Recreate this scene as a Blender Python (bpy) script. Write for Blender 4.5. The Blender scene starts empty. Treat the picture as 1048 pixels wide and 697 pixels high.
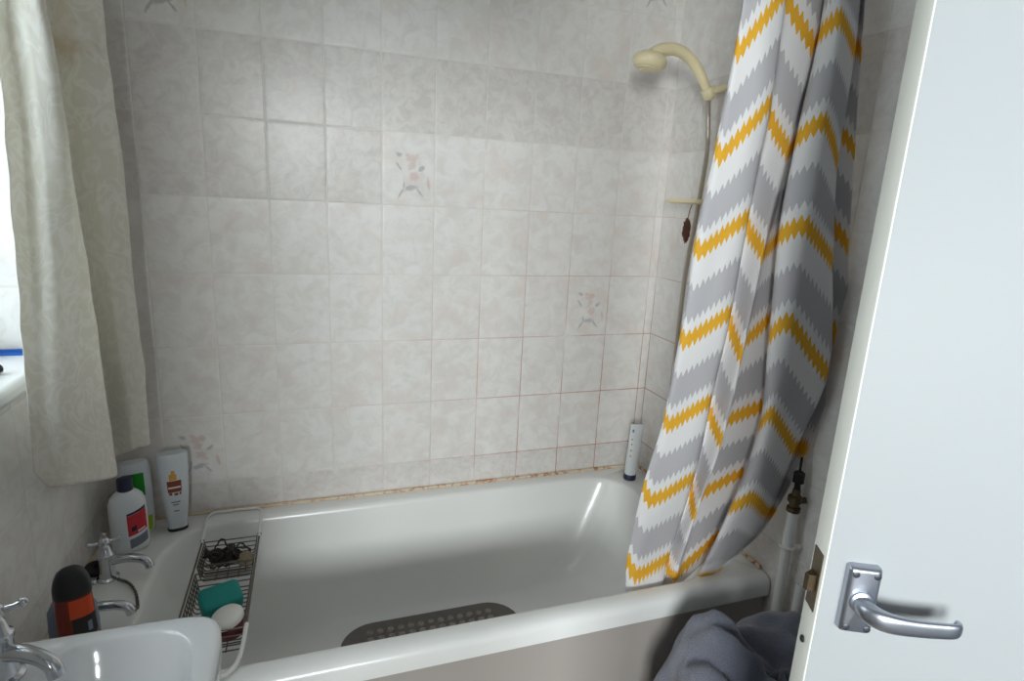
import bpy, bmesh, math, random
from mathutils import Vector, Matrix, noise
random.seed(7)
sc = bpy.context.scene
COL = sc.collection
PI = math.pi
def V(*a): return Vector(a)

# ------------------------------------------------------------------ materials
class NT:
    """small helper to write node trees compactly"""
    def __init__(s, name):
        s.m = bpy.data.materials.new(name); s.m.use_nodes = True
        s.t = s.m.node_tree; s.t.nodes.clear()
        s.out = s.t.nodes.new('ShaderNodeOutputMaterial')
    def n(s, typ, **k):
        nd = s.t.nodes.new(typ)
        for a, v in k.items(): setattr(nd, a, v)
        return nd
    def put(s, sock, v):
        if v is None: return
        if hasattr(v, 'is_linked') or isinstance(v, bpy.types.NodeSocket): s.t.links.new(v, sock)
        else:
            if isinstance(v, (tuple, list)) and len(v) == 3 and sock.type == 'RGBA': v = (*v, 1)
            sock.default_value = v
    def math(s, op, a, b=None, c=None, clamp=False):
        nd = s.n('ShaderNodeMath', operation=op); nd.use_clamp = clamp
        for i, v in enumerate((a, b, c)):
            if v is not None: s.put(nd.inputs[i], v)
        return nd.outputs[0]
    def mix(s, f, a, b):
        nd = s.n('ShaderNodeMix', data_type='RGBA'); s.put(nd.inputs[0], f); s.put(nd.inputs[6], a); s.put(nd.inputs[7], b)
        return nd.outputs[2]
    def noise(s, vec, scale, detail=2, rough=.5, dist=0):
        nd = s.n('ShaderNodeTexNoise'); s.put(nd.inputs['Vector'], vec)
        nd.inputs['Scale'].default_value = scale; nd.inputs['Detail'].default_value = detail
        nd.inputs['Roughness'].default_value = rough; nd.inputs['Distortion'].default_value = dist
        return nd.outputs['Fac']
    def ramp(s, f, lo, hi, a=0., b=1.):
        nd = s.n('ShaderNodeMapRange'); nd.interpolation_type = 'SMOOTHSTEP'; nd.clamp = True
        s.put(nd.inputs[0], f)
        for i, v in zip((1, 2, 3, 4), (lo, hi, a, b)): s.put(nd.inputs[i], v)
        return nd.outputs[0]
    def coord(s, which='Object'):
        return s.n('ShaderNodeTexCoord').outputs[which]
    def sep(s, v):
        nd = s.n('ShaderNodeSeparateXYZ'); s.put(nd.inputs[0], v); return nd.outputs
    def bump(s, h, strength=.3, dist=.002):
        nd = s.n('ShaderNodeBump'); nd.inputs['Strength'].default_value = strength
        nd.inputs['Distance'].default_value = dist; s.put(nd.inputs['Height'], h); return nd.outputs[0]
    def pbr(s, col, rough=.5, metal=0., normal=None, coat=0., sheen=0., spec=None, sss=0., trans=0.):
        b = s.n('ShaderNodeBsdfPrincipled')
        s.put(b.inputs['Base Color'], col); s.put(b.inputs['Roughness'], rough); s.put(b.inputs['Metallic'], metal)
        if normal is not None: s.put(b.inputs['Normal'], normal)
        b.inputs['Coat Weight'].default_value = coat; b.inputs['Coat Roughness'].default_value = .08
        b.inputs['Sheen Weight'].default_value = sheen
        if spec is not None: b.inputs['Specular IOR Level'].default_value = spec
        b.inputs['Transmission Weight'].default_value = trans
        if sss: b.inputs['Subsurface Weight'].default_value = sss; b.inputs['Subsurface Radius'].default_value = (.01, .008, .006)
        return b.outputs[0]
    def done(s, sh): s.t.links.new(sh, s.out.inputs[0]); return s.m

def lin(r, g, b):
    f = lambda c: (c/255/12.92) if c/255 <= .04045 else ((c/255+.055)/1.055)**2.4
    return (f(r), f(g), f(b))

def simple(name, col, rough=.5, metal=0., var=.08, scale=30, coat=0., bump=0., bscale=200, sheen=0., sss=0., spec=None):
    k = NT(name); co = k.coord()
    f = k.noise(co, scale, 3)
    c = k.mix(f, tuple(x*(1-var) for x in col), tuple(min(1, x*(1+var)) for x in col))
    nm = k.bump(k.noise(co, bscale, 2), bump, .001) if bump else None
    return k.done(k.pbr(c, rough, metal, nm, coat, sheen, spec, sss))

def make_tile():
    k = NT('glazed_tile')
    uv = k.coord('UV'); su, sv, _ = k.sep(uv)
    fu = k.math('FLOOR', su); fv = k.math('FLOOR', sv)
    lu = k.math('SUBTRACT', su, fu); lv = k.math('SUBTRACT', sv, fv)
    idn = k.n('ShaderNodeCombineXYZ'); k.put(idn.inputs[0], fu); k.put(idn.inputs[1], fv)
    wn = k.n('ShaderNodeTexWhiteNoise', noise_dimensions='3D'); k.put(wn.inputs[0], idn.outputs[0])
    off = k.n('ShaderNodeVectorMath', operation='MULTIPLY_ADD'); k.put(off.inputs[0], wn.outputs['Color'])
    off.inputs[1].default_value = (9, 9, 9)
    loc = k.n('ShaderNodeCombineXYZ'); k.put(loc.inputs[0], k.math('MULTIPLY', lu, .75)); k.put(loc.inputs[1], lv)
    k.put(off.inputs[2], loc.outputs[0]); p = off.outputs[0]
    a = k.noise(p, 4.2, 5, .62, .8); b = k.noise(p, 2.4, 3, .5, .3); c3 = k.noise(p, 9, 4, .6, 1.2)
    base = k.mix(k.ramp(a, .38, .68), lin(240, 237, 233), lin(230, 225, 220))
    base = k.mix(k.math('MULTIPLY', k.ramp(b, .48, .75), .6), base, lin(230, 216, 208))
    base = k.mix(k.math('MULTIPLY', k.ramp(c3, .5, .85), .4), base, lin(216, 212, 209))
    # two batches of tiles: some courses carry a greyer, more marbled glaze
    row5 = k.math('COMPARE', fv, 5, .1); rowb = k.math('COMPARE', fv, -1, .1)
    row4 = k.math('MULTIPLY', k.math('COMPARE', fv, 4, .1), k.math('LESS_THAN', fu, -.5))
    batch = k.math('MAXIMUM', k.math('MAXIMUM', row5, row4), rowb)
    marb = k.mix(k.ramp(k.noise(p, 6, 5, .65, 1.), .35, .7), lin(226, 221, 216), lin(196, 188, 184))
    base = k.mix(k.math('MULTIPLY', batch, .5), base, marb)
    # painted flower sprigs on a few tiles
    mask = None
    for ci, ri in ((0, 4), (4, 2), (-4, 0), (-4, 6), (5, 7)):
        m = k.math('MULTIPLY', k.math('COMPARE', fu, ci, .1), k.math('COMPARE', fv, ri, .1))
        mask = m if mask is None else k.math('MAXIMUM', mask, m)
    wob = k.math('MULTIPLY', k.math('SUBTRACT', k.noise(p, 16, 3), .5), 1.9)
    def blob(cx, cy, rx, ry, rot=0):
        dx = k.math('SUBTRACT', lu, cx); dy = k.math('SUBTRACT', lv, cy)
        c, s_ = math.cos(rot), math.sin(rot)
        X = k.math('ADD', k.math('MULTIPLY', dx, c/rx), k.math('MULTIPLY', dy, s_/rx))
        Y = k.math('ADD', k.math('MULTIPLY', dx, -s_/ry), k.math('MULTIPLY', dy, c/ry))
        d = k.math('SQRT', k.math('ADD', k.math('MULTIPLY', X, X), k.math('MULTIPLY', Y, Y)))
        return k.ramp(k.math('ADD', d, wob), 1.3, .5)
    def many(L):
        r = None
        for q in L:
            x = blob(*q); r = x if r is None else k.math('MAXIMUM', r, x)
        return r
    pink = many([(.57, .66, .13, .05, .2), (.60, .41, .11, .07, -.4), (.55, .55, .08, .06, .6), (.88, .33, .03, .09, .2), (.47, .70, .05, .03, 0)])
    grey = many([(.54, .25, .14, .035, .15), (.36, .18, .10, .022, .9), (.74, .52, .07, .03, .5), (.31, .70, .06, .03, -.2), (.30, .55, .09, .018, -.8), (.70, .20, .09, .02, -.7), (.41, .28, .02, .08, 0)])
    base = k.mix(k.math('MULTIPLY', k.math('MULTIPLY', pink, mask), .36), base, lin(205, 150, 142))
    base = k.mix(k.math('MULTIPLY', k.math('MULTIPLY', grey, mask), .42), base, lin(122, 128, 132))
    h = k.noise(k.coord(), 26, 2)
    return k.done(k.pbr(base, .26, 0, k.bump(h, .10, .0012), spec=.17))

def make_grout():
    k = NT('tile_grout'); co = k.coord(); x, y, z = k.sep(co)
    n1 = k.noise(co, 6, 4, .6)
    a = k.ramp(x, -.35, .75); b = k.ramp(z, 1.75, .75)
    m = k.math('MULTIPLY', k.math('MULTIPLY', a, b), k.ramp(n1, .30, .55))
    near = k.ramp(y, -.75, -.3)
    m = k.math('MULTIPLY', m, near)
    c = k.mix(n1, lin(240, 236, 230), lin(226, 220, 213))
    c = k.mix(k.math('MULTIPLY', m, .95), c, lin(190, 118, 88))
    return k.done(k.pbr(c, .8))

def make_sealant():
    k = NT('stained_sealant'); co = k.coord(); x, y, z = k.sep(co)
    n1 = k.noise(co, 14, 4, .65); n2 = k.noise(co, 60, 3, .6)
    c = k.mix(n1, lin(222, 208, 186), lin(214, 194, 168))
    c = k.mix(k.math('MULTIPLY', k.ramp(n2, .48, .62), k.ramp(x, -.5, .9, .35, 1.)), c, lin(176, 112, 66))
    return k.done(k.pbr(c, .55))

def make_chevron():
    k = NT('chevron_fabric'); uv = k.coord('UV'); u, s, _ = k.sep(uv)
    uv2 = k.n('ShaderNodeUVMap'); uv2.uv_map = 'thread'; th = k.sep(uv2.outputs[0])[0]
    saw = k.math('PINGPONG', k.math('MULTIPLY', th, 1/.0125), .5)
    tri = k.math('PINGPONG', u, .5)
    fine = k.noise(uv, 30, 2)
    j = k.math('ADD', k.math('MULTIPLY', k.math('SUBTRACT', saw, .25), .17), k.math('MULTIPLY', k.math('SUBTRACT', fine, .5), .03))
    f = k.math('FRACT', k.math('ADD', k.math('ADD', s, 20.085), j))
    yel = k.math('LESS_THAN', f, .17)
    gre = k.math('MULTIPLY', k.math('GREATER_THAN', f, .49), k.math('LESS_THAN', f, .86))
    w = k.noise(k.coord(), 900, 2)
    white = k.mix(w, lin(250, 248, 247), lin(241, 239, 240))
    c = k.mix(gre, white, k.mix(w, lin(210, 207, 209), lin(198, 195, 199)))
    c = k.mix(yel, c, k.mix(w, lin(250, 196, 66), lin(240, 182, 48)))
    nm = k.bump(w, .15, .0006)
    d = k.pbr(c, .75, 0, nm, spec=.25)
    t = k.n('ShaderNodeBsdfTranslucent'); k.put(t.inputs[0], c)
    mx = k.n('ShaderNodeMixShader'); mx.inputs[0].default_value = .22
    k.t.links.new(d, mx.inputs[1]); k.t.links.new(t.outputs[0], mx.inputs[2])
    return k.done(mx.outputs[0])

def make_damask():
    k = NT('cream_damask'); co = k.coord()
    mp = k.n('ShaderNodeMapping'); k.put(mp.inputs[0], co); mp.inputs[3].default_value = (1.5, 1., .8)
    d = k.noise(mp.outputs[0], 16, 1, .4, 2.6)
    band = k.ramp(k.math('ABSOLUTE', k.math('SUBTRACT', d, .5)), .02, .10)
    d2 = k.noise(mp.outputs[0], 9, 3, .6, 1.2)
    stain = k.ramp(k.noise(co, 7, 3, .6), .55, .75)
    c = k.mix(band, lin(249, 246, 238), lin(240, 236, 224))
    c = k.mix(k.math('MULTIPLY', k.ramp(d2, .4, .7), .4), c, lin(247, 244, 234))
    c = k.mix(k.math('MULTIPLY', stain, k.ramp(k.sep(co)[2], -.9, -.3, .06, .5)), c, lin(190, 158, 108))
    weave = k.noise(co, 700, 2)
    nm = k.bump(k.math('ADD', k.math('MULTIPLY', band, .6), weave), .25, .0008)
    a = k.pbr(c, .7, 0, nm, sheen=.2, spec=.3)
    t = k.n('ShaderNodeBsdfTranslucent'); k.put(t.inputs[0], c)
    mx = k.n('ShaderNodeMixShader'); mx.inputs[0].default_value = .26
    k.t.links.new(a, mx.inputs[1]); k.t.links.new(t.outputs[0], mx.inputs[2])
    return k.done(mx.outputs[0])

def make_glass():
    k = NT('frosted_window_glass'); co = k.coord()
    tr = k.n('ShaderNodeBsdfTransparent'); tr.inputs[0].default_value = (.93, .96, .97, 1)
    gl = k.n('ShaderNodeBsdfGlossy'); gl.inputs['Roughness'].default_value = .12
    k.put(gl.inputs['Normal'], k.bump(k.noise(co, 60, 2), .3, .002))
    mx = k.n('ShaderNodeMixShader'); mx.inputs[0].default_value = .12
    k.t.links.new(tr.outputs[0], mx.inputs[1]); k.t.links.new(gl.outputs[0], mx.inputs[2])
    return k.done(mx.outputs[0])

def make_towel():
    k = NT('grey_terry'); co = k.coord()
    n1 = k.noise(co, 260, 3, .7); n2 = k.noise(co, 18, 3)
    c = k.mix(n1, lin(92, 94, 107), lin(126, 128, 142)); c = k.mix(k.math('MULTIPLY', n2, .35), c, lin(100, 100, 113))
    return k.done(k.pbr(c, .95, 0, k.bump(n1, .8, .004), sheen=.5, spec=.1))

MT = dict(
    tile=make_tile(), grout=make_grout(), sealant=make_sealant(), chevron=make_chevron(), damask=make_damask(),
    glass=make_glass(), towel=make_towel(),
    bath=simple('white_bath_enamel', lin(240, 240, 237), .24, var=.02, scale=6, coat=.12, spec=.5),
    basin=simple('white_ceramic', lin(228, 229, 230), .12, var=.03, scale=8, coat=.5),
    panel=simple('taupe_bath_panel', lin(178, 170, 164), .32, var=.04, scale=4),
    paint=simple('pale_wall_paint', lin(196, 204, 212), .7, var=.04, scale=9, bump=.1),
    ceiling=simple('white_ceiling_paint', lin(236, 234, 228), .8, var=.02, scale=5),
    landing=simple('landing_darkened', lin(78, 74, 72), .8, var=.2, scale=12),  # unseen landing surfaces, made dark to cut bounced light
    floor=simple('beige_vinyl_floor', lin(150, 138, 124), .45, var=.15, scale=14),
    dooredge=simple('cream_door_edge_lightened', lin(240, 240, 230), .4, var=.03, scale=5),  # lightened to stand in for window light on the latch edge
    door=simple('white_door_paint_darkened', lin(154, 157, 159), .5, spec=.2, var=.015, scale=3, bump=.04, bscale=25),  # white door toned down to mid-grey against the strong light on it
    frame=simple('white_window_plastic', lin(240, 241, 242), .3, var=.02),
    sill=simple('white_sill_board', lin(240, 240, 238), .3, var=.03, scale=12),
    chrome=simple('worn_chrome', lin(200, 202, 206), .13, 1., var=.12, scale=60),
    alu=simple('satin_aluminium', lin(182, 186, 196), .34, 1., var=.06, scale=50),
    brass=simple('dull_brass', lin(104, 90, 70), .42, .9, var=.3, scale=90),
    wire=simple('tarnished_wire', lin(112, 104, 98), .35, .85, var=.3, scale=200),
    wplastic=simple('white_plastic', lin(238, 237, 232), .35, var=.03),
    cream=simple('aged_cream_plastic', lin(232, 218, 178), .35, var=.07, scale=24, coat=.2),
    hose=simple('metal_hose', lin(190, 180, 168), .38, .55, var=.15, scale=120),
    white=simple('white_bottle_plastic', lin(228, 232, 234), .3, var=.02),
    silverwhite=simple('pearl_bottle_plastic', lin(212, 217, 222), .28, var=.03, coat=.2),
    navy=simple('navy_plastic', lin(40, 44, 74), .4, var=.1),
    blue=simple('blue_plastic', lin(26, 104, 196), .4, var=.08),
    black=simple('black_plastic', lin(24, 25, 29), .42, var=.15),
    rubber=simple('black_rubber', lin(26, 25, 24), .6, var=.2),
    orange=simple('orange_plastic', lin(226, 78, 24), .35, var=.06),
    darkred=simple('dark_red_plastic', lin(122, 38, 22), .35, var=.1),
    red=simple('red_label', lin(206, 48, 60), .4, var=.1, scale=60),
    green=simple('green_label', lin(24, 150, 36), .4, var=.08),
    lime=simple('lime_label', lin(176, 204, 30), .4, var=.08),
    greyl=simple('grey_label', lin(120, 126, 138), .4, var=.15, scale=120),
    brown=simple('brown_label', lin(134, 66, 38), .4, var=.15, scale=80),
    gold=simple('gold_label', lin(214, 156, 70), .4, var=.15, scale=80),
    palebluebottle=simple('clear_bluish_plastic', lin(128, 140, 158), .25, var=.1),
    teal=simple('teal_sponge', lin(10, 142, 134), .6, var=.1, scale=60, bump=.3, bscale=400),
    maroon=simple('maroon_plastic', lin(98, 26, 34), .4, var=.15),
    soap=simple('white_soap', lin(240, 238, 232), .4, var=.02, sss=.1),
    scourer=simple('dark_mesh', lin(58, 54, 50), .6, var=.35, scale=150),
    pumice=simple('tan_pumice', lin(150, 138, 112), .85, var=.25, scale=120, bump=.6, bscale=260),
    mat=simple('grey_rubber_mat', lin(112, 106, 102), .5, var=.15, scale=50),
    matbump=simple('pale_rubber_nubs', lin(158, 150, 142), .5, var=.1, scale=60),
    rust=simple('brown_net', lin(92, 54, 38), .8, var=.3, scale=150),
    wicker=simple('plastic_laundry_bin', lin(150, 140, 128), .5, var=.1),
    slot=simple('dark_screw_slot', lin(86, 88, 94), .4, .8, var=.1),
)

# ------------------------------------------------------------------ mesh helpers
class MB:
    def __init__(s): s.v = []; s.f = []; s.mi = []; s.uv = {}; s.cur = 0
    def add(s, vs, fs):
        b = len(s.v); s.v += [tuple(v) for v in vs]
        for f in fs: s.f.append([b+i for i in f]); s.mi.append(s.cur)
        return b
    def loft(s, rings, closed=True, cap0=True, cap1=True):
        n = len(rings[0]); vs = [p for r in rings for p in r]; fs = []
        for i in range(len(rings)-1):
            for j in range(n if closed else n-1):
                a = i*n+j; b = i*n+(j+1) % n
                fs.append((a, b, b+n, a+n))
        if cap0: fs.append(tuple(range(n))[::-1])
        if cap1: fs.append(tuple((len(rings)-1)*n+j for j in range(n)))
        return s.add(vs, fs)
    def tube(s, pts, r, seg=10, smooth=0, closed=False, caps=True):
        pts = [Vector(p) for p in pts]
        if smooth: pts, rr = spline(pts, smooth, closed), None
        m = len(pts); rad = r if isinstance(r, (list, tuple)) else None
        tans = []
        for i in range(m):
            a = pts[(i-1) % m] if closed else pts[max(0, i-1)]; b = pts[(i+1) % m] if closed else pts[min(m-1, i+1)]
            t = b-a; tans.append(t.normalized() if t.length > 1e-9 else Vector((0, 0, 1)))
        up = Vector((0, 0, 1)) if abs(tans[0].z) < .9 else Vector((1, 0, 0))
        nx = tans[0].cross(up).normalized(); rings = []
        for i in range(m):
            nx = (nx - tans[i]*nx.dot(tans[i])).normalized(); ny = tans[i].cross(nx)
            R = r if rad is None else interp(rad, i/(m-1))
            rings.append([pts[i]+nx*(R*math.cos(2*PI*j/seg))+ny*(R*math.sin(2*PI*j/seg)) for j in range(seg)])
        if closed: rings.append(rings[0]); return s.loft(rings, cap0=False, cap1=False)
        return s.loft(rings, cap0=caps, cap1=caps)
    def lathe(s, prof, c, axis=(0, 0, 1), seg=24, sx=1., sy=1.):
        ax = Vector(axis).normalized()
        e1 = ax.cross(Vector((0, 1, 0)) if abs(ax.y) < .9 else Vector((1, 0, 0))).normalized(); e2 = ax.cross(e1)
        c = Vector(c)
        rings = [[c+ax*h+e1*(r*sx*math.cos(2*PI*j/seg))+e2*(r*sy*math.sin(2*PI*j/seg)) for j in range(seg)] for h, r in prof]
        return s.loft(rings)
    def box(s, x0, x1, y0, y1, z0, z1):
        vs = [(x, y, z) for z in (z0, z1) for y in (y0, y1) for x in (x0, x1)]
        s.add(vs, [(0, 2, 3, 1), (4, 5, 7, 6), (0, 1, 5, 4), (1, 3, 7, 5), (3, 2, 6, 7), (2, 0, 4, 6)])
    def rbox(s, c, hx, hy, hz, r, ex=(1, 0, 0), ey=(0, 1, 0), ez=(0, 0, 1), seg=4):
        """rounded slab: rounded outline in ex/ey, edges softened along ez"""
        c = Vector(c); ex, ey, ez = Vector(ex), Vector(ey), Vector(ez); e = min(r*.6, hz*.9)
        rings = []
        def ring(ins, h):
            return [c+ex*x+ey*y+ez*h for x, y in rrect(-hx+ins, hx-ins, -hy+ins, hy-ins, max(r-ins, .0004), seg)]
        for q in range(4): a = PI/2*q/3; rings.append(ring(e*(1-math.sin(a)), -hz+e*(1-math.cos(a))))
        for q in range(4): a = PI/2*(1-q/3); rings.append(ring(e*(1-math.sin(a)), hz-e*(1-math.cos(a))))
        s.loft(rings)
    def ball(s, c, r, seg=12, sx=1, sy=1, sz=1):
        rings = []
        for i in range(1, seg//2+1):
            a = PI*i/(seg//2+1)
            rings.append([(c[0]+r*sx*math.sin(a)*math.cos(2*PI*j/seg), c[1]+r*sy*math.sin(a)*math.sin(2*PI*j/seg), c[2]-r*sz*math.cos(a)) for j in range(seg)])
        s.loft(rings)
    def build(s, name, mats, parent=None, origin=None, angle=40, solid=0, subsurf=0):
        """ONE mesh object; vertices are given in world coordinates, the origin is the parent's"""
        o0 = Vector(origin) if origin is not None else (Vector(parent['_w']) if parent is not None and '_w' in parent else Vector((0, 0, 0)))
        me = bpy.data.meshes.new(name)
        me.from_pydata([Vector(v)-o0 for v in s.v], [], s.f)
        for m in (mats if isinstance(mats, (list, tuple)) else [mats]): me.materials.append(MT[m])
        for p, i in zip(me.polygons, s.mi): p.material_index = i; p.use_smooth = True
        if s.uv:
            l = me.uv_layers.new(name='UVMap')
            for lp in me.loops:
                l.data[lp.index].uv = s.uv.get(lp.vertex_index, (0, 0))
        if getattr(s, 'uv2', None):
            l2 = me.uv_layers.new(name='thread')
            for lp in me.loops: l2.data[lp.index].uv = s.uv2[lp.vertex_index]
        me.validate()
        bm = bmesh.new(); bm.from_mesh(me)
        if not s.uv: bmesh.ops.recalc_face_normals(bm, faces=bm.faces)
        bm.to_mesh(me); bm.free()
        me.set_sharp_from_angle(angle=math.radians(angle))
        o = bpy.data.objects.new(name, me); COL.objects.link(o)
        if parent is not None:
            o.parent = parent; o['_w'] = list(o0)
        else:
            o.location = o0; o['_w'] = list(o0)
        if solid: md = o.modifiers.new('thick', 'SOLIDIFY'); md.thickness = solid; md.offset = 0
        if subsurf: md = o.modifiers.new('sub', 'SUBSURF'); md.levels = subsurf; md.render_levels = subsurf
        return o

def interp(a, t):
    x = t*(len(a)-1); i = min(int(x), len(a)-2); return a[i]+(a[i+1]-a[i])*(x-i)
def spline(P, n, closed=False):
    m = len(P); out = []
    g = (lambda i: P[i % m]) if closed else (lambda i: P[min(max(i, 0), m-1)])
    for i in range(m if closed else m-1):
        p0, p1, p2, p3 = g(i-1), g(i), g(i+1), g(i+2)
        for q in range(n):
            t = q/n
            out.append(.5*((2*p1)+(p2-p0)*t+(2*p0-5*p1+4*p2-p3)*t*t+(3*p1-p0-3*p2+p3)*t**3))
    if not closed: out.append(P[-1].copy())
    return out
def rrect(x0, x1, y0, y1, r, n=6):
    if not isinstance(r, (tuple, list)): r = (r,)*4
    out = []
    for (cx, cy, a0, q) in ((x1-r[0], y0+r[0], -PI/2, r[0]), (x1-r[1], y1-r[1], 0, r[1]), (x0+r[2], y1-r[2], PI/2, r[2]), (x0+r[3], y0+r[3], PI, r[3])):
        for k in range(n+1):
            a = a0+PI/2*k/n; out.append((cx+q*math.cos(a), cy+q*math.sin(a)))
    return out
def thing(name, label, cat, loc, group=None):
    o = bpy.data.objects.new(name, None); COL.objects.link(o); o.location = loc; o['_w'] = list(loc)
    o.empty_display_size = .02
    return tag(o, label, cat, group)
def tag(o, label, cat, group=None):
    o['label'] = label; o['category'] = cat
    if group: o['group'] = group
    return o
def struct(o): o['kind'] = 'structure'; return o
def clone(o, name=None):
    c = o.copy(); COL.objects.link(c)
    for ch in list(o.children):
        d = clone(ch); d.parent = c
    return c

class Bottle:
    """superelliptic bottle; surf(angle, height) gives points so that labels can follow the wall"""
    def __init__(s, base, yaw, prof, n=2.6, tilt=(0, 0)):
        s.b = Vector(base); s.yaw = yaw; s.p = prof; s.n = n; s.tilt = tilt
    def rad(s, z):
        P = s.p
        for i in range(len(P)-1):
            if z <= P[i+1][0]:
                t = (z-P[i][0])/max(1e-9, P[i+1][0]-P[i][0]); return [P[i][k]+(P[i+1][k]-P[i][k])*t for k in (1, 2)]
        return P[-1][1:3]
    def surf(s, a, z, off=0., rr=None):
        rx, ry = rr or s.rad(z); c, q = math.cos(a), math.sin(a)
        x = (rx+off)*math.copysign(abs(c)**(2/s.n), c); y = (ry+off)*math.copysign(abs(q)**(2/s.n), q)
        cy, sy = math.cos(s.yaw), math.sin(s.yaw)
        return s.b+Vector((x*cy-y*sy+s.tilt[0]*z, x*sy+y*cy+s.tilt[1]*z, z))
    def body(s, seg=40):
        m = MB(); m.loft([[s.surf(2*PI*j/seg, z, 0, (rx, ry)) for j in range(seg)] for z, rx, ry in s.p]); return m
    def patch(s, a0, a1, z0, z1, off=.0006, nu=12, nv=10, slope=0.):
        """thin label over the wall; angles in degrees, 270 = front"""
        m = MB(); a0, a1 = math.radians(a0), math.radians(a1); rings = []
        for i in range(nv+1):
            row = []
            for j in range(nu+1):
                row.append((a0+(a1-a0)*j/nu, z0+(z1-z0)*i/nv+slope*(j/nu-.5)))
            rings.append(row)
        f = [[s.surf(a, z, off) for a, z in r] for r in rings]; b = [[s.surf(a, z, -.0006) for a, z in r] for r in rings]
        W = nu+1; vs = [p for r in f for p in r]+[p for r in b for p in r]; o = len(vs)//2; fs = []
        for i in range(nv):
            for j in range(nu):
                q = (i*W+j, i*W+j+1, (i+1)*W+j+1, (i+1)*W+j); fs.append(q); fs.append(tuple(o+t for t in q[::-1]))
        rim = [j for j in range(W)]+[i*W+nu for i in range(1, nv+1)]+[nv*W+j for j in range(nu-1, -1, -1)]+[i*W for i in range(nv-1, 0, -1)]
        for a, b2 in zip(rim, rim[1:]+rim[:1]): fs.append((b2, a, o+a, o+b2))
        m.add(vs, fs); return m
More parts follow.
